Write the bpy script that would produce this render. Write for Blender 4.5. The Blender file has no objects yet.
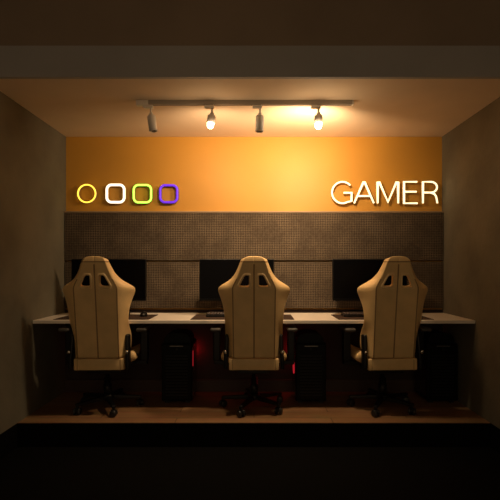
import bpy, bmesh, math, random
from mathutils import Vector, Matrix
random.seed(4)
PI = math.pi
SC = bpy.context.scene
COL = SC.collection

# ------------------------------------------------------------------ materials
def new_mat(name):
    m = bpy.data.materials.new(name); m.use_nodes = True
    return m, m.node_tree, m.node_tree.nodes['Principled BSDF']

def mat(name, col, rough=0.5, metal=0.0, noise=0.0, nscale=8.0, bump=0.0, bscale=60.0, spec=0.5, coat=0.0):
    m, nt, b = new_mat(name)
    b.inputs['Roughness'].default_value = rough
    b.inputs['Metallic'].default_value = metal
    b.inputs['Specular IOR Level'].default_value = spec
    b.inputs['Coat Weight'].default_value = coat
    tc = nt.nodes.new('ShaderNodeTexCoord')
    n = nt.nodes.new('ShaderNodeTexNoise'); n.inputs['Scale'].default_value = nscale
    n.inputs['Detail'].default_value = 6
    nt.links.new(tc.outputs['Object'], n.inputs['Vector'])
    r = nt.nodes.new('ShaderNodeValToRGB')
    r.color_ramp.elements[0].position = 0.3; r.color_ramp.elements[1].position = 0.7
    r.color_ramp.elements[0].color = tuple(c*(1-noise) for c in col)+(1,)
    r.color_ramp.elements[1].color = tuple(min(1, c*(1+noise)) for c in col)+(1,)
    nt.links.new(n.outputs['Fac'], r.inputs['Fac'])
    nt.links.new(r.outputs['Color'], b.inputs['Base Color'])
    if bump:
        n2 = nt.nodes.new('ShaderNodeTexNoise'); n2.inputs['Scale'].default_value = bscale
        n2.inputs['Detail'].default_value = 5
        nt.links.new(tc.outputs['Object'], n2.inputs['Vector'])
        bp = nt.nodes.new('ShaderNodeBump'); bp.inputs['Strength'].default_value = bump
        bp.inputs['Distance'].default_value = 0.01
        nt.links.new(n2.outputs['Fac'], bp.inputs['Height'])
        nt.links.new(bp.outputs['Normal'], b.inputs['Normal'])
    return m

def emis(name, col, strength):
    m, nt, b = new_mat(name)
    b.inputs['Base Color'].default_value = tuple(col)+(1,)
    b.inputs['Emission Color'].default_value = tuple(col)+(1,)
    b.inputs['Emission Strength'].default_value = strength
    return m

def weave_mat():
    m, nt, b = new_mat('tweed_panel')
    L = nt.links.new
    b.inputs['Roughness'].default_value = 0.9
    b.inputs['Specular IOR Level'].default_value = 0.15
    tc = nt.nodes.new('ShaderNodeTexCoord')
    mp = nt.nodes.new('ShaderNodeMapping'); mp.inputs['Rotation'].default_value = (0, PI/4, 0)
    L(tc.outputs['Object'], mp.inputs['Vector'])
    nz = nt.nodes.new('ShaderNodeTexNoise'); nz.inputs['Scale'].default_value = 14
    L(tc.outputs['Object'], nz.inputs['Vector'])
    dis = nt.nodes.new('ShaderNodeVectorMath'); dis.operation = 'SCALE'; dis.inputs['Scale'].default_value = 0.006
    L(nz.outputs['Color'], dis.inputs[0])
    add = nt.nodes.new('ShaderNodeVectorMath'); add.operation = 'ADD'
    L(mp.outputs['Vector'], add.inputs[0]); L(dis.outputs['Vector'], add.inputs[1])
    ck = nt.nodes.new('ShaderNodeTexChecker'); ck.inputs['Scale'].default_value = 88
    ck.inputs['Color1'].default_value = (0.20, 0.155, 0.107, 1)
    ck.inputs['Color2'].default_value = (0.022, 0.014, 0.010, 1)
    # flatten depth so the checks are woven in the plane of the panel
    sep = nt.nodes.new('ShaderNodeSeparateXYZ'); L(add.outputs['Vector'], sep.inputs[0])
    com = nt.nodes.new('ShaderNodeCombineXYZ'); L(sep.outputs['X'], com.inputs['X']); L(sep.outputs['Z'], com.inputs['Y'])
    com.inputs['Z'].default_value = 0.003
    L(com.outputs['Vector'], ck.inputs['Vector'])
    n2 = nt.nodes.new('ShaderNodeTexNoise'); n2.inputs['Scale'].default_value = 45; n2.inputs['Detail'].default_value = 4
    L(tc.outputs['Object'], n2.inputs['Vector'])
    r2 = nt.nodes.new('ShaderNodeValToRGB')
    r2.color_ramp.elements[0].position = 0.35; r2.color_ramp.elements[0].color = (0.045, 0.032, 0.022, 1)
    r2.color_ramp.elements[1].position = 0.68; r2.color_ramp.elements[1].color = (0.075, 0.058, 0.041, 1)
    L(n2.outputs['Fac'], r2.inputs['Fac'])
    mix = nt.nodes.new('ShaderNodeMixRGB'); mix.inputs['Fac'].default_value = 0.5
    n3 = nt.nodes.new('ShaderNodeTexNoise'); n3.inputs['Scale'].default_value = 5; L(tc.outputs['Object'], n3.inputs['Vector'])
    r3 = nt.nodes.new('ShaderNodeMapRange'); r3.inputs['From Min'].default_value = 0.4; r3.inputs['From Max'].default_value = 0.62
    r3.inputs['To Min'].default_value = 0.75; r3.inputs['To Max'].default_value = 0.3
    L(n3.outputs['Fac'], r3.inputs['Value']); L(r3.outputs['Result'], mix.inputs['Fac'])
    L(ck.outputs['Color'], mix.inputs['Color1']); L(r2.outputs['Color'], mix.inputs['Color2'])
    L(mix.outputs['Color'], b.inputs['Base Color'])
    bp = nt.nodes.new('ShaderNodeBump'); bp.inputs['Strength'].default_value = 0.5; bp.inputs['Distance'].default_value = 0.004
    L(ck.outputs['Fac'], bp.inputs['Height']); L(bp.outputs['Normal'], b.inputs['Normal'])
    return m

def wood_floor_mat():
    m, nt, b = new_mat('wood_floor')
    L = nt.links.new
    b.inputs['Roughness'].default_value = 0.42
    tc = nt.nodes.new('ShaderNodeTexCoord')
    mp = nt.nodes.new('ShaderNodeMapping')
    L(tc.outputs['Object'], mp.inputs['Vector'])
    br = nt.nodes.new('ShaderNodeTexBrick')
    br.inputs['Scale'].default_value = 1.0
    br.inputs['Brick Width'].default_value = 1.2; br.inputs['Row Height'].default_value = 0.14
    br.inputs['Mortar Size'].default_value = 0.003
    br.inputs['Color1'].default_value = (0.42, 0.235, 0.115, 1)
    br.inputs['Color2'].default_value = (0.33, 0.175, 0.08, 1)
    br.inputs['Mortar'].default_value = (0.06, 0.03, 0.015, 1)
    L(mp.outputs['Vector'], br.inputs['Vector'])
    mp2 = nt.nodes.new('ShaderNodeMapping'); mp2.inputs['Scale'].default_value = (3, 40, 3)
    L(tc.outputs['Object'], mp2.inputs['Vector'])
    n = nt.nodes.new('ShaderNodeTexNoise'); n.inputs['Scale'].default_value = 1.5; n.inputs['Detail'].default_value = 8
    L(mp2.outputs['Vector'], n.inputs['Vector'])
    mx = nt.nodes.new('ShaderNodeMixRGB'); mx.blend_type = 'MULTIPLY'; mx.inputs['Fac'].default_value = 0.6
    L(br.outputs['Color'], mx.inputs['Color1']); L(n.outputs['Color'], mx.inputs['Color2'])
    L(mx.outputs['Color'], b.inputs['Base Color'])
    return m

M = {}
M['orange'] = mat('orange_paint', (0.54, 0.265, 0.03), 0.55, spec=0.6, noise=0.04, nscale=3, bump=0.08, bscale=90)
M['ceiling'] = mat('ceiling_paint', (0.80, 0.63, 0.45), 0.85, noise=0.05, nscale=2)
M['concrete'] = mat('grey_plaster', (0.15, 0.137, 0.098), 0.8, noise=0.22, nscale=2.5, bump=0.25, bscale=22)
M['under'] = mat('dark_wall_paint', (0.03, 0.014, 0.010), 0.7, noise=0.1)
M['skirt'] = mat('dark_skirting', (0.055, 0.028, 0.02), 0.5)
M['weave'] = weave_mat()
M['ledge_highlight'] = mat('panel_ledge_highlight', (0.30, 0.21, 0.13), 0.6)
M['floor'] = wood_floor_mat()
M['black_floor'] = mat('black_carpet', (0.004, 0.004, 0.004), 0.95, noise=0.2, nscale=80, spec=0.05)
M['header'] = mat('header_paint', (0.30, 0.225, 0.165), 0.85, noise=0.12, nscale=1.5)
M['header2'] = mat('header_fascia', (0.43, 0.41, 0.40), 0.8, noise=0.1, nscale=1.2)
M['desk'] = mat('desk_laminate', (0.72, 0.66, 0.58), 0.38, noise=0.03, nscale=5)
M['leather'] = mat('beige_leather', (0.80, 0.555, 0.26), 0.5, noise=0.09, nscale=7, bump=0.12, bscale=120)
M['leather_dark'] = mat('stitch_seam', (0.33, 0.19, 0.08), 0.7)
M['leather_rim'] = mat('rim_leather', (0.84, 0.60, 0.30), 0.42)
M['plastic'] = mat('black_plastic', (0.006, 0.0055, 0.0055), 0.4, noise=0.1, spec=0.3)
M['pad'] = mat('armrest_pad', (0.06, 0.055, 0.05), 0.5, noise=0.1)
M['chrome'] = mat('chrome', (0.75, 0.72, 0.68), 0.18, 1.0)
M['rubber'] = mat('caster_rubber', (0.012, 0.012, 0.013), 0.3, spec=0.5)
M['screen'] = mat('screen_glass', (0.002, 0.002, 0.0025), 0.25, spec=0.06)
M['matfab'] = mat('desk_mat_cloth', (0.05, 0.032, 0.024), 0.9, noise=0.2, nscale=60, spec=0.1)
M['keys'] = mat('keycap', (0.035, 0.022, 0.02), 0.45)
M['case'] = mat('pc_case_black', (0.003, 0.003, 0.003), 0.4, noise=0.1, spec=0.12)
M['case_strip'] = mat('brushed_strip', (0.22, 0.21, 0.20), 0.35, 0.9)
M['case_glass'] = mat('smoked_side_glass', (0.02, 0.008, 0.008), 0.12, spec=0.6)
M['white_metal'] = mat('white_powder_coat', (0.92, 0.86, 0.78), 0.4)
M['rail'] = mat('rail_aluminium', (0.46, 0.40, 0.34), 0.5)
M['lens_off'] = mat('lamp_lens_off', (0.25, 0.24, 0.22), 0.2)
M['bulb2'] = emis('bulb_glow_soft', (1.0, 0.74, 0.40), 14)
M['bulb4'] = emis('bulb_glow_bright', (1.0, 0.80, 0.50), 45)
M['red'] = emis('red_led', (1.0, 0.03, 0.05), 0.4)
M['red_soft'] = emis('red_led_soft', (1.0, 0.03, 0.03), 0.35)
M['neon_word'] = emis('neon_warm_white', (1.0, 0.80, 0.44), 1.8)
M['neon_white'] = emis('neon_white', (1.0, 0.86, 0.62), 1.8)
M['neon_yellow'] = emis('neon_yellow', (1.0, 0.66, 0.06), 1.9)
M['neon_green'] = emis('neon_green', (0.42, 0.95, 0.08), 1.9)
M['neon_purple'] = emis('neon_violet', (0.13, 0.03, 0.75), 0.85)
M['neon_back'] = mat('neon_silicone_base', (0.55, 0.45, 0.32), 0.5)
M['neon_back_green'] = mat('neon_base_green', (0.06, 0.22, 0.02), 0.5)
M['neon_back_violet'] = mat('neon_base_violet', (0.10, 0.05, 0.30), 0.5)

# ------------------------------------------------------------------ helpers
def obj(name, bm, m, parent=None, smooth=False, mods=None):
    me = bpy.data.meshes.new(name)
    bmesh.ops.recalc_face_normals(bm, faces=bm.faces[:])
    bm.to_mesh(me); bm.free()
    for mm in (m if isinstance(m, (list, tuple)) else [m]):
        me.materials.append(mm)
    if smooth:
        for p in me.polygons: p.use_smooth = True
    o = bpy.data.objects.new(name, me); COL.objects.link(o)
    if parent: o.parent = parent
    return o

def box(bm, lo, hi, bev=0.0, seg=2, mtx=None, mi=0):
    r = bmesh.ops.create_cube(bm, size=1)
    vs = r['verts']
    for v in vs:
        v.co = Vector([(lo[i]+hi[i])/2 + v.co[i]*(hi[i]-lo[i]) for i in range(3)])
    fs = set(f for v in vs for f in v.link_faces)
    if bev:
        es = set(e for v in vs for e in v.link_edges)
        rr = bmesh.ops.bevel(bm, geom=list(es), offset=bev, segments=seg, affect='EDGES', profile=0.5)
        fs = set(rr['faces']) | set(f for f in fs if f.is_valid)
        vs = list(set(v for f in fs for v in f.verts))
    for f in fs:
        if f.is_valid: f.material_index = mi
    if mtx is not None:
        bmesh.ops.transform(bm, matrix=mtx, verts=[v for v in vs if v.is_valid])
    return bm

def B(lo, hi, bev=0.0, seg=2, mtx=None):
    bm = bmesh.new(); return box(bm, lo, hi, bev, seg, mtx)

def lathe(bm, prof, c=(0, 0, 0), n=24, mtx=None, cap=True):
    rings = []
    for r, z in prof:
        ring = [bm.verts.new((r*math.cos(2*PI*i/n), r*math.sin(2*PI*i/n), z)) for i in range(n)]
        rings.append(ring)
    for a, b_ in zip(rings, rings[1:]):
        for i in range(n):
            bm.faces.new((a[i], a[(i+1) % n], b_[(i+1) % n], b_[i]))
    if cap:
        bm.faces.new(rings[0][::-1]); bm.faces.new(rings[-1])
    vs = [v for r in rings for v in r]
    mt = Matrix.Translation(c)
    if mtx is not None: mt = mt @ mtx
    bmesh.ops.transform(bm, matrix=mt, verts=vs)
    return bm

def tube(bm, pts, r, n=8, closed=False, flat=1.0, axis=Vector((0, 1, 0))):
    """sweep a round (or flattened) section along planar points"""
    pts = [Vector(p) for p in pts]; N = len(pts); rings = []
    for i, p in enumerate(pts):
        if closed: d = (pts[(i+1) % N]-pts[i-1]).normalized()
        else:
            d = (pts[min(i+1, N-1)]-pts[max(i-1, 0)]).normalized()
        s = d.cross(axis)
        if s.length < 1e-4: s = d.cross(Vector((1, 0, 0)))
        s.normalize(); u = s.cross(d).normalized()
        k = 1.0
        if 0 < i < N-1 or closed:
            a = (pts[i]-pts[i-1]).normalized(); b_ = (pts[(i+1) % N]-pts[i]).normalized()
            k = min(1.8, 1/max(0.5, math.cos(a.angle(b_)/2)))
        rings.append([bm.verts.new(p + s*(r*k*math.cos(2*PI*j/n)) + u*(r*flat*math.sin(2*PI*j/n))) for j in range(n)])
    M_ = N if closed else N-1
    for i in range(M_):
        a = rings[i]; b_ = rings[(i+1) % N]
        for j in range(n):
            bm.faces.new((a[j], a[(j+1) % n], b_[(j+1) % n], b_[j]))
    if not closed:
        bm.faces.new(rings[0][::-1]); bm.faces.new(rings[-1])
    return bm

def interp(tab, z):
    if z <= tab[0][0]: return tab[0][1]
    for (a, va), (b_, vb) in zip(tab, tab[1:]):
        if z <= b_:
            t = (z-a)/(b_-a)
            if isinstance(va, (tuple, list)): return [x+(y-x)*t for x, y in zip(va, vb)]
            return va+(vb-va)*t
    return tab[-1][1]

def thing(name, label, cat, loc=(0, 0, 0), rz=0, group=None):
    o = bpy.data.objects.new(name, None); COL.objects.link(o)
    o.empty_display_size = 0.1
    o.location = loc; o.rotation_euler = (0, 0, rz)
    o['label'] = label; o['category'] = cat
    if group: o['group'] = group
    return o

def tag(o, label, cat, group=None):
    o['label'] = label; o['category'] = cat
    if group: o['group'] = group
    return o

def struct(name, bm, m):
    o = obj(name, bm, m); o['kind'] = 'structure'; return o

def copy_tree(o, parent=None):
    c = o.copy(); COL.objects.link(c); c.parent = parent
    for ch in list(o.children): copy_tree(ch, c)
    return c

# ------------------------------------------------------------------ frame of the place
CAMH = 1.18; YB = 4.26; HW = 1.79; HC = 2.42; P = 105.0
YH = 2.95            # plane where the alcove ceiling meets the header
YF = 3.39             # front edge of the raised wooden floor
def X(px, s): return (px-254)/(P*s)
def Z(py, s): return CAMH-(py-267)/(P*s)

# room shell
struct('floor', B((-HW, YF, -0.18), (HW, YB, 0.0)), M['floor'])
struct('trim_1', B((-HW-0.01, YF-0.012, -0.20), (HW+0.01, YF, -0.004)), M['black_floor'])
struct('floor_lower', B((-HW-0.1, -1.2, -0.24), (HW+0.1, YF+0.1, -0.1801)), M['black_floor'])
struct('wall_back', B((-HW-0.1, YB, -0.24), (HW+0.1, YB+0.1, 3.1)), M['orange'])
struct('wall_left', B((-HW-0.1, -1.2, 0.0), (-HW, YB, 3.1)), M['concrete'])
struct('wall_right', B((HW, -1.2, 0.0), (HW+0.1, YB, 3.1)), M['concrete'])
struct('baseboard_left', B((-HW-0.1, -1.2, -0.18), (-HW, YF+0.05, 0.0)), M['black_floor'])
struct('baseboard_right', B((HW, -1.2, -0.18), (HW+0.1, YF+0.05, 0.0)), M['black_floor'])
struct('ceiling', B((-HW, YH, HC), (HW, YB, HC+0.08)), M['ceiling'])
struct('trim_2', B((-HW, YH-0.03, HC), (HW, YH-0.0005, HC+0.205)), M['header2'])
struct('wall_header', B((-HW, YH-0.022, HC+0.2055), (HW, YH+0.05, 3.05)), M['header'])
struct('ceiling_outer', B((-HW, -1.2, 3.05), (HW, YH+0.05, 3.1)), M['header'])
# dark lower wall under the worktop, with its skirting
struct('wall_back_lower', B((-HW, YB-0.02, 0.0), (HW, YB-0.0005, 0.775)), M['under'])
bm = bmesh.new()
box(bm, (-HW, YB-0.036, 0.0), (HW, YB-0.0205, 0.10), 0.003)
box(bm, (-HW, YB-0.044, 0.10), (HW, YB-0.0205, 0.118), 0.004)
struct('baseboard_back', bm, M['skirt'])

# acoustic panels (two full-width upholstered panels) + top ledge with painted highlight
def acoustic(z0, z1, label):
    bm = bmesh.new()
    box(bm, (-HW+0.004, YB-0.045, z0), (HW-0.004, YB-0.0005, z1), 0.008, 3)
    return tag(obj('acoustic_panel', bm, M['weave'], smooth=False), label, 'wall panel', None)
acoustic(1.240, 1.690, 'long brown tweed wall panel, the upper one, directly under the orange wall')
acoustic(0.790, 1.228, 'long brown tweed wall panel, the lower one, behind the monitors and above the worktop')
struct('trim_3', B((-HW, YB-0.05, 1.692), (HW, YB-0.0005, 1.706), 0.002), M['ledge_highlight'])  # paler colour stands for the highlight on the panels' top ledge

# ------------------------------------------------------------------ worktop
dt = thing('worktop', 'long pale laminate worktop running from wall to wall under the monitors', 'desk', (0, YB, 0))
obj('top', B((-HW+0.002, 3.61-YB, 0.722), (HW-0.002, -0.0465, 0.749), 0.003), M['desk'], dt)
obj('support_rail', B((-HW+0.01, -0.09, 0.66), (HW-0.01, -0.0465, 0.7215), 0.002), M['plastic'], dt)
for x in (-0.32, 0.88):
    bm = bmesh.new()
    box(bm, (x-0.012, -0.45, 0.70), (x+0.012, -0.095, 0.7215), 0.002)
    box(bm, (x-0.012, -0.115, 0.50), (x+0.012, -0.0915, 0.70), 0.002)
    obj('bracket', bm, M['plastic'], dt)

# ------------------------------------------------------------------ desk mats, keyboards, mice
mats = [(-1.25, 'dark cloth desk mat under the keyboard at the left chair'),
        (-0.095, 'dark cloth desk mat under the keyboard at the middle chair'),
        (1.08, 'dark cloth desk mat under the keyboard at the right chair')]
mp = None
for x, lab in mats:
    if mp is None:
        bm = B((-0.39, -0.185, 0.0), (0.39, 0.185, 0.004), 0.0015)
        mp = obj('desk_mat', bm, M['matfab']); o = mp
    else:
        o = mp.copy(); COL.objects.link(o)
    if 'middle' in lab: o.scale.x = 1.09
    o.location = (x, 3.835, 0.7495); tag(o, lab, 'desk mat', 'desk mats on the worktop')

def make_keyboard():
    t = thing('keyboard', '', 'keyboard', group='keyboards on the desk mats')
    bm = bmesh.new()
    box(bm, (-0.22, -0.068, 0.0), (0.22, 0.068, 0.018), 0.005, 2)
    obj('case', bm, M['plastic'], t)
    bm = bmesh.new()
    for r in range(5):
        n = 16
        for c in range(n):
            if r == 0 and 4 <= c <= 9: continue
            x = -0.209+c*0.0262; y = -0.060+r*0.0242
            box(bm, (x, y, 0.0182), (x+0.0215, y+0.0195, 0.027+r*0.0012), 0.002, 1)
    box(bm, (-0.209+4*0.0262, -0.060, 0.0182), (-0.209+9*0.0262+0.0215, -0.0405, 0.027), 0.002, 1)
    obj('keycaps', bm, M['keys'], t)
    return t
kb0 = make_keyboard()
def make_mouse():
    t = thing('computer_mouse', '', 'mouse', group='mice on the desk mats')
    bm = bmesh.new()
    bmesh.ops.create_uvsphere(bm, u_segments=20, v_segments=12, radius=1)
    for v in bm.verts:
        v.co.x *= 0.031*(1-0.12*v.co.y); v.co.y *= 0.058; v.co.z = max(v.co.z, -0.35)*0.030+0.0105
    obj('shell', bm, M['plastic'], t, True)
    w = lathe(bmesh.new(), [(0.008, -0.0035), (0.0095, 0), (0.008, 0.0035)], (0, 0.032, 0.0335), 14, Matrix.Rotation(PI/2, 4, 'Y'))
    obj('scroll_wheel', w, M['rubber'], t, True)
    return t
ms0 = make_mouse()
names = ['left', 'middle', 'right']
for i, (kx, mx) in enumerate([(-1.31, -0.955), (-0.19, 0.16), (0.985, 1.34)]):
    k = kb0 if i == 0 else copy_tree(kb0)
    k.location = (kx, 3.88, 0.7538); k['label'] = 'black keyboard on the desk mat in front of the %s monitor' % names[i]
    m_ = ms0 if i == 0 else copy_tree(ms0)
    m_.location = (mx, 3.88, 0.7538); m_['label'] = 'black mouse at the right end of the desk mat by the %s chair' % names[i]

# ------------------------------------------------------------------ monitors
def make_monitor():
    t = thing('monitor', '', 'monitor', group='monitors on the worktop')
    w, z0, z1 = 0.33, 0.131, 0.501
    obj('housing', B((-w, 0.0, z0), (w, 0.022, z1), 0.004), M['plastic'], t)
    obj('rear_cover', B((-0.2, 0.0225, z0+0.06), (0.2, 0.05, z1-0.07), 0.012, 3), M['plastic'], t)
    obj('screen', B((-w+0.008, -0.0015, z0+0.02), (w-0.008, -0.0002, z1-0.008)), M['screen'], t)
    obj('bottom_bezel', B((-w+0.004, -0.003, z0+0.002), (w-0.004, -0.0002, z0+0.018), 0.001), M['case'], t)
    obj('neck', B((-0.035, 0.051, 0.012), (0.035, 0.075, z0+0.2), 0.006), M['plastic'], t)
    bm = bmesh.new(); box(bm, (-0.13, -0.07, 0.0), (0.13, 0.12, 0.012), 0.004, 2)
    obj('base', bm, M['plastic'], t)
    return t
mn0 = make_monitor()
for i, x in enumerate([-1.282, -0.153, 1.022]):
    o = mn0 if i == 0 else copy_tree(mn0)
    o.location = (x, 4.035-0.09, 0.7495)
    # the base stands behind the keyboards' mats
    o['label'] = 'switched-off black flat monitor behind the %s chair' % names[i]
for o in list(COL.objects):
    if o.name.startswith('base') and o.parent and o.parent.name.startswith('monitor'):
        o.location.y = 0.16
    if o.name.startswith('neck') and o.parent and o.parent.name.startswith('monitor'):
        o.location.y = 0.0

# ------------------------------------------------------------------ gaming chair
WT = [(0.462, 0.213), (0.54, 0.236), (0.65, 0.240), (0.71, 0.233), (0.77, 0.234), (0.85, 0.244), (0.905, 0.259),
      (0.955, 0.280), (0.995, 0.294), (1.025, 0.290), (1.048, 0.248), (1.080, 0.190), (1.134, 0.147), (1.18, 0.124),
      (1.222, 0.108), (1.250, 0.098), (1.266, 0.080)]
# half columns: centre seam, field, rim in, hole in, hole out, rim out, panel seam, seam far side, wing..., edge
CT = [(0.462, (0, .002, .026, .044, .105, .125, .160, .1625)),
      (1.012, (0, .002, .022, .036, .118, .138, .163, .1655)),
      (1.030, (0, .002, .020, .034, .120, .138, .160, .1625)),
      (1.116, (0, .003, .022, .036, .076, .094, .118, .123)),
      (1.134, (0, .003, .026, .043, .062, .082, .110, .114)),
      (1.222, (0, .003, .020, .034, .048, .062, .082, .085)),
      (1.266, (0, .003, .014, .026, .036, .046, .058, .061))]
def col_x(z):
    w = interp(WT, z); c = list(interp(CT, z)); s = c[-1]
    for t in (0.22, 0.45, 0.68, 0.86, 1.0): c.append(s+(w-s)*t)
    return c, s, w
def lean(z): return -(z-0.355)*0.142
def fwd(z):
    return interp([(0.462, 0.10), (0.55, 0.17), (0.65, 0.155), (0.705, 0.08), (0.76, 0.055), (0.86, 0.07), (0.95, 0.10), (1.03, 0.10), (1.134, 0.055), (1.266, 0.03)], z)
YBK = -0.235
def bk_sign(o):
    # -1 when the sheet's normals point to the rear (-Y) side
    return sum(p.normal.y*p.area for p in o.data.polygons)
def make_backrest(t):
    bm = bmesh.new()
    zs = [0.462, 0.475, 0.53, 0.60, 0.67, 0.74, 0.81, 0.87, 0.92, 0.965, 0.990, 1.012, 1.030, 1.06, 1.088, 1.116, 1.136,
          1.17, 1.205, 1.217, 1.222, 1.240, 1.256, 1.266]
    rows = []
    for z in zs:
        c, s, w = col_x(z)
        full = [-x for x in c[:0:-1]] + c
        row = []
        for i, x in enumerate(full):
            ax = abs(x)
            y = YBK+lean(z)
            if ax > s: y += fwd(z)*((ax-s)/(w-s))**1.4
            k = abs(i-(len(c)-1))
            if k == 0: y += 0.004
            zz = z
            if z > 1.23: y += 0.3*(z-1.23)
            # rounding of the top corners, slight wing droop
            if z > 1.24: zz = z-0.016*(ax/w)**3
            row.append(bm.verts.new((x, y, zz)))
        rows.append(row)
    n = len(rows[0]); h = n//2
    for j in range(len(zs)-1):
        for i in range(n-1):
            k = i-h if i >= h else h-1-i       # column index from the centre
            zc = (zs[j]+zs[j+1])/2
            if k == 3 and 1.029 < zc < 1.117: continue
            f = bm.faces.new((rows[j][i], rows[j][i+1], rows[j+1][i+1], rows[j+1][i]))
            if (k == 0 and zc < 1.20) or (k == 6 and zc < 1.10) or abs(zc-1.2195) < 0.003: f.material_index = 1
            if 2 <= k <= 4 and 1.011 < zc < 1.137: f.material_index = 2
    o = obj('backrest', bm, [M['leather'], M['leather_dark'], M['leather_rim']], t, True)
    sl = o.modifiers.new('thick', 'SOLIDIFY'); sl.thickness = 0.055; sl.offset = -1 if bk_sign(o) < 0 else 1
    sub = o.modifiers.new('round', 'SUBSURF'); sub.levels = 2; sub.render_levels = 2
    return o

def make_chair():
    t = thing('gaming_chair', '', 'chair', group='gaming chairs at the worktop')
    bk = make_backrest(t)
    # raised piping round each shoulder opening
    for sgn in (-1, 1):
        pts = []
        cs = [(0.029, 1.124), (0.076, 1.124), (0.128, 1.022), (0.029, 1.022)]
        for a in range(4):
            p, q = cs[a], cs[(a+1) % 4]
            for t_ in (0.14, 0.38, 0.62, 0.86):
                x = p[0]+(q[0]-p[0])*t_; z = p[1]+(q[1]-p[1])*t_
                pts.append((sgn*x, YBK+lean(z)+0.004, z))
        obj('opening_piping', tube(bmesh.new(), pts, 0.0095, 8, True), M['leather_rim'], bk, True)
    # lower rear panel
    bm = bmesh.new()
    box(bm, (-0.197, -0.238, 0.366), (0.197, -0.160, 0.458), 0.008, 3)
    lp = obj('lower_rear_panel', bm, M['leather'], t, True)
    for x in (-0.168, 0.168):
        obj('seam', B((x-0.002, -0.2395, 0.362), (x+0.002, -0.2375, 0.453)), M['leather_dark'], lp)
    # seat cushion with raised bolsters
    bm = bmesh.new()
    nx, ny = 13, 9; top = []
    for j in range(ny):
        r = []
        for i in range(nx):
            u = i/(nx-1)*2-1; v = j/(ny-1)
            x = u*(0.246-0.01*v); y = -0.15+v*0.50
            z = 0.455+0.055*max(0, abs(u)-0.55)/0.45-0.02*(max(0, v-0.75)/0.25)**2
            r.append(bm.verts.new((x, y, z)))
        top.append(r)
    for j in range(ny-1):
        for i in range(nx-1):
            bm.faces.new((top[j][i], top[j][i+1], top[j+1][i+1], top[j+1][i]))
    st = obj('seat', bm, M['leather'], t, True)
    sl = st.modifiers.new('thick', 'SOLIDIFY'); sl.thickness = 0.085; sl.offset = -1
    sb = st.modifiers.new('round', 'SUBSURF'); sb.levels = 2; sb.render_levels = 2
    # mechanism
    bm = bmesh.new(); box(bm, (-0.13, -0.14, 0.315), (0.13, 0.16, 0.352), 0.01, 2)
    box(bm, (-0.20, -0.10, 0.345), (0.20, 0.20, 0.366), 0.004, 1)
    obj('tilt_plate', bm, M['plastic'], t)
    # side hinge covers and recline lever
    for sgn in (-1, 1):
        bm = bmesh.new()
        box(bm, (0.208, -0.258, 0.375), (0.240, -0.18, 0.645), 0.014, 3)
        for v in bm.verts:
            if v.co.z > 0.5: v.co.y += 0.035; v.co.x -= 0.012*(v.co.z-0.5)/0.165
            v.co.x *= sgn
        hc = obj('hinge_cover', bm, M['plastic'], t, True)
        bl = lathe(bmesh.new(), [(0.004, 0), (0.013, 0.002), (0.013, 0.009), (0.009, 0.013)], (sgn*0.224, -0.2585, 0.515), 16,
                   Matrix.Rotation(PI/2, 4, 'X'))
        obj('bolt', bl, M['chrome'], hc, True)
    bm = bmesh.new(); tube(bm, [(0.225, -0.02, 0.42), (0.27, -0.04, 0.43), (0.275, -0.12, 0.475)], 0.008, 8)
    obj('recline_lever', bm, M['plastic'], t, True)
    # armrests
    for sgn in (-1, 1):
        bm = bmesh.new()
        box(bm, (sgn*0.310-0.03, -0.04, 0.40), (sgn*0.310+0.03, 0.04, 0.655), 0.010, 3)
        box(bm, (min(sgn*0.15, sgn*0.335), -0.035, 0.366), (max(sgn*0.15, sgn*0.335), 0.035, 0.402), 0.008, 2)
        a = obj('armrest', bm, M['plastic'], t)
        bm = bmesh.new(); box(bm, (sgn*0.312-0.043, -0.155, 0.656), (sgn*0.312+0.043, 0.115, 0.686), 0.012, 3)
        obj('arm_pad', bm, M['pad'], a, True)
    # gas lift
    bm = bmesh.new()
    lathe(bm, [(0.034, 0.115), (0.034, 0.20), (0.028, 0.202), (0.028, 0.255), (0.018, 0.257), (0.018, 0.315)], n=20)
    obj('gas_lift', bm, M['plastic'], t, True)
    return t

def add_base(t, phi):
    hub = obj('base_hub', lathe(bmesh.new(), [(0.03, 0.065), (0.05, 0.072), (0.052, 0.108), (0.036, 0.118)], n=20), M['plastic'], t, True)
    for k in range(5):
        a = phi+k*2*PI/5; R = Matrix.Rotation(a, 4, 'Z')
        bm = bmesh.new(); box(bm, (0.045, -0.022, 0.072), (0.275, 0.022, 0.108), 0.008, 2)
        for v in bm.verts:
            f = (v.co.x-0.045)/0.23; v.co.y *= 1-0.3*f; v.co.z -= 0.018*f*(1 if v.co.z > 0.09 else 0.3)
        bmesh.ops.transform(bm, matrix=R, verts=bm.verts[:])
        obj('base_leg', bm, M['plastic'], t)
        # caster: hood, two wheels
        sw = a+1.1+0.7*k
        T = R @ Matrix.Translation((0.262, 0, 0)) @ Matrix.Rotation(sw-a, 4, 'Z')
        bm = bmesh.new()
        lathe(bm, [(0.010, 0.05), (0.010, 0.074)], n=10)
        box(bm, (-0.022, -0.008, 0.022), (0.022, 0.008, 0.056), 0.005, 2)
        bmesh.ops.transform(bm, matrix=T, verts=bm.verts[:])
        cs = obj('caster', bm, M['plastic'], t, True)
        for s in (-1, 1):
            bm = bmesh.new()
            lathe(bm, [(0.010, -0.009), (0.024, -0.009), (0.028, -0.005), (0.028, 0.005), (0.024, 0.009), (0.010, 0.009)],
                  (0, s*0.018, 0.0285), 22, Matrix.Rotation(PI/2, 4, 'X'))
            bmesh.ops.transform(bm, matrix=T, verts=bm.verts[:])
            obj('wheel', bm, M['rubber'], cs, True)

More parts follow.
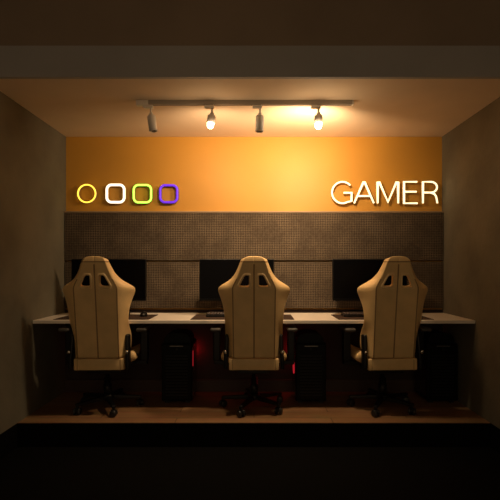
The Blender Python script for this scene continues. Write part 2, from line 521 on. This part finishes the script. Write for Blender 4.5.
ch0 = make_chair()
chairs = [ch0, copy_tree(ch0), copy_tree(ch0)]
for o, x, phi, rz, lab in zip(chairs, (-1.229, 0.0, 1.080), (-64, -113, -121), (0.03, 0, 0.06),
        ('beige leather gaming chair seen from behind, leftmost of the three',
         'beige leather gaming chair seen from behind, the middle one, between two computer towers',
         'beige leather gaming chair seen from behind, nearest the right wall')):
    o.location = (x, 3.758, 0); o.rotation_euler = (0, 0, rz); o['label'] = lab
    add_base(o, math.radians(phi))

# ------------------------------------------------------------------ computer towers
def make_tower(t, light):
    # side profile: arched top cowl
    w = 0.132
    obj('case', B((-w, 0.012, 0.02), (w, 0.30, 0.52), 0.008, 2), M['case'], t)
    bm = bmesh.new()
    pr = [(-0.118, 0.5205), (-0.112, 0.56), (-0.085, 0.592), (-0.03, 0.604), (0.03, 0.604), (0.085, 0.592), (0.112, 0.56), (0.118, 0.5205)]
    a = [bm.verts.new((x, 0.03, z)) for x, z in pr]; b_ = [bm.verts.new((x, 0.29, z)) for x, z in pr]
    for i in range(len(pr)):
        j = (i+1) % len(pr); bm.faces.new((a[i], a[j], b_[j], b_[i]))
    bm.faces.new(a[::-1]); bm.faces.new(b_)
    bmesh.ops.bevel(bm, geom=[e for e in bm.edges if abs(e.verts[0].co.y-e.verts[1].co.y) < 1e-4], offset=0.008, segments=2, affect='EDGES')
    obj('top_cowl', bm, M['case'], t)
    bm = bmesh.new(); box(bm, (-w+0.004, -0.006, 0.03), (w-0.004, 0.0115, 0.512), 0.006, 2)
    fp = obj('front_panel', bm, M['case'], t)
    obj('chrome_strip', B((-0.058, -0.0095, 0.494), (0.058, -0.0065, 0.502), 0.001), M['case_strip'], fp)
    bm = lathe(bmesh.new(), [(0.010, 0), (0.010, 0.004), (0.007, 0.005)], (0.0, -0.0065, 0.47), 14, Matrix.Rotation(PI/2, 4, 'X'))
    obj('power_button', bm, M['plastic'], fp, True)
    bm = bmesh.new()
    for k in range(14):
        box(bm, (-0.095, -0.0085, 0.07+k*0.026), (0.095, -0.0063, 0.079+k*0.026))
    obj('vent_slats', bm, M['plastic'], fp)
    for x in (-0.09, 0.09):
        for y in (0.05, 0.26):
            obj('foot', B((x-0.02, y-0.02, 0), (x+0.02, y+0.02, 0.0195), 0.003), M['rubber'], t)
    sg = -1
    if light == 'right': sg = 1
    gp = obj('side_glass', B((min(sg*w, sg*(w+0.004))+sg*0.0005, 0.03, 0.05), (max(sg*w, sg*(w+0.004))+sg*0.0005, 0.285, 0.50)), M['case_glass'], t)
    if light == 'left':
        for zc in (0.40, 0.28):
            bm = bmesh.new(); n = 28
            pts = [(-(w+0.006), 0.14+0.048*math.cos(2*PI*k/n), zc+0.048*math.sin(2*PI*k/n)) for k in range(n)]
            tube(bm, pts, 0.0035, 6, True, axis=Vector((1, 0, 0)))
            lo = obj('fan_light_ring', bm, M['red'], gp, True); lo['label'] = 'glowing red ring'
    if light == 'right':
        lo = obj('light_strip', B((w+0.0050, 0.02, 0.32), (w+0.0085, 0.026, 0.455)), M['red'], gp)
        lo['label'] = 'glowing red strip'
    if light:
        ex = sg*(w-0.02)
        obj('added_rear_glow', B((ex-0.006, 0.3003, 0.34), (ex+0.006, 0.304, 0.45)), M['red'], t)  # added red strip, unseen, to go with the point lamp behind the tower
for x, light, lab in ((-0.668, 'right', 'black computer tower on the floor with a red strip, between the left and middle chairs'),
                      (0.492, 'left', 'black computer tower on the floor with red lit side, right of the middle chair'),
                      (1.63, None, 'unlit black computer tower on the floor by the right wall')):
    t = thing('computer_tower', lab, 'computer', (x, 3.86, 0), group='computer towers under the worktop')
    make_tower(t, light)

# ------------------------------------------------------------------ track and spotlights
YT = YB/1.277
tr = thing('light_track', 'long pale ceiling track carrying four small spotlights', 'light track', (0, YT, HC))
x0, x1 = X(138, 1.277), X(352, 1.277)
bm = bmesh.new(); box(bm, (x0, -0.018, -0.032), (x1, 0.018, -0.0003), 0.002, 1)
obj('rail', bm, M['rail'], tr)
obj('slot', B((x0+0.09, -0.006, -0.0335), (x1-0.01, 0.006, -0.0323)), M['pad'], tr)
obj('power_feed', B((x0-0.012, -0.021, -0.038), (x0+0.08, 0.021, -0.0002), 0.004), M['white_metal'], tr)
obj('end_cap', B((x1, -0.019, -0.034), (x1+0.01, 0.019, -0.0003), 0.002), M['white_metal'], tr)

def make_spot(x, lit, tiltx, tilty, lab, dx=0.0):
    t = thing('spotlight', lab, 'spotlight', (x, YT, HC-0.0345), group='spotlights on the ceiling track')
    obj('adapter', B((-0.055+dx, -0.016, -0.024), (0.015+dx, 0.016, 0.0), 0.003), M['white_metal'], t)
    bm = bmesh.new(); tube(bm, [(0, 0, -0.022), (0, 0, -0.062)], 0.008, 10)
    bmesh.ops.create_uvsphere(bm, u_segments=12, v_segments=8, radius=0.016, matrix=Matrix.Translation((0, 0, -0.066)))
    obj('swivel_arm', bm, M['white_metal'], t, True)
    R = Matrix.Translation((0, 0, -0.066)) @ Matrix.Rotation(tiltx, 4, 'X') @ Matrix.Rotation(tilty, 4, 'Y')
    L = 0.130 if not lit else 0.074
    bm = bmesh.new()
    lathe(bm, [(0.012, -0.008), (0.027, -0.012), (0.031, -0.020), (0.031, -L), (0.027, -L), (0.027, -L+0.02)], n=28, cap=False)
    bmesh.ops.holes_fill(bm, edges=[e for e in bm.edges if e.is_boundary], sides=40)
    bmesh.ops.transform(bm, matrix=R, verts=bm.verts[:])
    h = obj('housing', bm, M['white_metal'], t, True)
    if not lit:
        bm = lathe(bmesh.new(), [(0.001, -L+0.012), (0.026, -L+0.012), (0.026, -L+0.008), (0.001, -L+0.006)], n=24)
        bmesh.ops.transform(bm, matrix=R, verts=bm.verts[:])
        obj('lens', bm, M['lens_off'], h, True)
    else:
        bm = lathe(bmesh.new(), [(0.008, -L+0.018), (0.015, -L+0.006), (0.024, -L-0.008), (0.025, -L-0.018), (0.019, -L-0.032), (0.007, -L-0.039)], n=24)
        bmesh.ops.transform(bm, matrix=R, verts=bm.verts[:])
        bo = obj('bulb', bm, M[lit], h, True); bo['label'] = 'glowing warm bulb'
    return t
def lamp_x(px): return X(px, 1.277)
make_spot(lamp_x(151), None, 0.0, -0.14, 'pale unlit cylinder spotlight, slightly tilted, at the far left end of the track', 0)
make_spot(lamp_x(212), 'bulb2', -0.15, 0.12, 'lit spotlight with a soft glowing bulb, second from left on the track')
make_spot(lamp_x(260), None, 0.0, 0.03, 'pale unlit cylinder spotlight hanging straight down between the two lit ones')
make_spot(lamp_x(318.5), 'bulb4', -0.12, 0.03, 'brightest lit spotlight, at the right end of the ceiling track')

def light(name, kind, loc, energy, col, **kw):
    d = bpy.data.lights.new(name, kind); d.energy = energy; d.color = col
    for k, v in kw.items(): setattr(d, k, v)
    o = bpy.data.objects.new(name, d); COL.objects.link(o); o.location = loc
    return o
WARM = (1.0, 0.69, 0.40)
def spot(name, loc, aim, energy, ang, rad=0.03):
    o = light(name, 'SPOT', loc, energy, WARM, spot_size=math.radians(ang), spot_blend=1.0, shadow_soft_size=rad)
    o.rotation_euler = Vector(aim).to_track_quat('-Z', 'Y').to_euler()
    return o
ZL = HC-0.235
light('bulb_light_bright', 'POINT', (lamp_x(318.5), YT-0.02, ZL), 2.0, WARM, shadow_soft_size=0.04)
light('bulb_light_soft', 'POINT', (lamp_x(212), YT-0.02, ZL), 1.1, WARM, shadow_soft_size=0.04)
spot('beam_bright', (lamp_x(318.5), YT-0.01, ZL), (-0.20, 1.0, -0.05), 84, 165, 0.05)
spot('beam_soft', (lamp_x(212), YT-0.01, ZL), (-0.05, 0.8, -0.2), 27, 160, 0.05)
spot('beam_bright_down', (lamp_x(318.5), YT-0.01, ZL), (-0.15, 0.28, -1), 62, 100, 0.05)
spot('beam_soft_down', (lamp_x(212), YT-0.01, ZL), (-0.25, 0.25, -1), 34, 105, 0.05)
for nm, x, e in (('led_glow_left', -0.560, 0.2), ('led_glow_right', 0.375, 0.4)):
    light(nm, 'POINT', (x, 4.185, 0.40), e, (1, 0.02, 0.03), shadow_soft_size=0.008)  # unseen red lamps added behind the towers to spread the LED glow

# ------------------------------------------------------------------ lit signs on the orange wall
SW = 1.006
def arc(cx, cz, rx, rz, a0, a1, n):
    return [(cx+rx*math.cos(math.radians(a0+(a1-a0)*i/n)), cz+rz*math.sin(math.radians(a0+(a1-a0)*i/n))) for i in range(n+1)]
def path(bm, p2, r, closed=False, y=0.0, flat=1.0):
    tube(bm, [(x, y, z) for x, z in p2], r, 10, closed, flat)

sg = thing('word_sign', 'glowing warm white sign spelling GAMER on the orange wall', 'neon sign', (X(384, SW), YB, 0))
def LX(px): return X(px, SW)-X(384, SW)
zt, zb = Z(182.3, SW), Z(203.6, SW); zm = (zt+zb)/2
gx, grx = LX(342.0), 10.4/(P*SW); grz = (zt-zb)/2
letters = {
 'G': [arc(gx, zm, grx, grz, 42, 360-62, 30)+[(gx+grx*0.86, zm-grz*0.80), (gx+grx*0.88, zm-grz*0.02), (gx+grx*0.10, zm-grz*0.02)]],
 'A': [[(LX(353.6), zb), (LX(363), zt), (LX(364), zt), (LX(373.2), zb)], [(LX(357), zb+0.068), (LX(369.6), zb+0.068)]],
 'M': [[(LX(377), zb), (LX(377), zt), (LX(378.6), zt), (LX(387.2), zb+0.012), (LX(395.8), zt), (LX(397.4), zt), (LX(397.4), zb)]],
 'E': [[(LX(416.2), zt), (LX(403.2), zt), (LX(403.2), zb), (LX(416.6), zb)], [(LX(403.2), zm+0.008), (LX(415.6), zm+0.008)]],
 'R': [[(LX(422), zb), (LX(422), zt), (LX(430), zt)]+arc(LX(430), (zt+zm)/2, 6.0/(P*SW), (zt-zm)/2, 90, -90, 12)[1:]+[(LX(422), zm)],
       [(LX(429.5), zm), (LX(433.6), zm-0.014), (LX(435.2), zm-0.04), (LX(436.4), zb)]],
}
for k, strokes in letters.items():
    bm = bmesh.new()
    for s in strokes: path(bm, s, 0.0105, y=-0.038, flat=1.0)
    lb = obj('letter', bm, M['neon_back'], sg, True); lb['label'] = 'glowing letter '+k
    bm = bmesh.new()
    for s in strokes: path(bm, s, 0.0082, y=-0.050, flat=0.7)
    obj('glow_tube', bm, M['neon_word'], lb, True)

def shape_sign(name, pts, px, py, m, mb, r, lab):
    t = thing(name, lab, 'neon sign', (X(px, SW), YB, Z(py, SW)), group=None)
    bm = bmesh.new(); path(bm, pts, r*1.15, True, y=-0.028, flat=1.1)
    b_ = obj('backing', bm, mb, t, True)
    bm = bmesh.new(); path(bm, pts, r*0.92, True, y=-0.042, flat=0.8)
    obj('glow_tube', bm, m, t, True)
    return t
def rsq(hw, hh, rc, n=8):
    p = []
    for cx, cz, a in ((hw-rc, hh-rc, 0), (-hw+rc, hh-rc, 90), (-hw+rc, -hh+rc, 180), (hw-rc, -hh+rc, 270)):
        p += arc(cx, cz, rc, rc, a, a+90, n)
    return p
shape_sign('ring_sign', arc(0, 0, 0.083, 0.083, 0, 360, 40)[:-1], 87.3, 193.8, M['neon_yellow'], M['neon_back'], 0.0072,
           'thin glowing yellow ring, leftmost of the small signs on the orange wall')
shape_sign('square_sign', rsq(0.082, 0.082, 0.045), 116, 193.8, M['neon_white'], M['neon_back'], 0.0125,
           'glowing white rounded square sign, right beside the yellow ring')
shape_sign('square_sign', rsq(0.082, 0.082, 0.045), 142.8, 194, M['neon_green'], M['neon_back_green'], 0.0105,
           'glowing green rounded square sign between the white and the violet one')
shape_sign('square_sign', rsq(0.080, 0.080, 0.045), 169, 194, M['neon_purple'], M['neon_back_violet'], 0.0115,
           'glowing violet rounded square sign, rightmost of the small signs')

# ------------------------------------------------------------------ world, camera, view
w = bpy.data.worlds.new('World'); SC.world = w; w.use_nodes = True
bg = w.node_tree.nodes['Background']
bg.inputs['Color'].default_value = (1.0, 0.70, 0.40, 1); bg.inputs['Strength'].default_value = 0.46
cam = bpy.data.cameras.new('Camera'); co = bpy.data.objects.new('Camera', cam); COL.objects.link(co)
co.location = (0, 0, CAMH); co.rotation_euler = (PI/2, 0, 0)
cam.sensor_width = 36; cam.lens = P*YB/500*36
cam.shift_x = -4/500; cam.shift_y = 17/500
cam.clip_start = 0.05
SC.camera = co
SC.view_settings.view_transform = 'Standard'; SC.view_settings.look = 'None'
SC.view_settings.gamma = 1.0; SC.view_settings.use_curve_mapping = False
SC.view_settings.exposure = 0.0
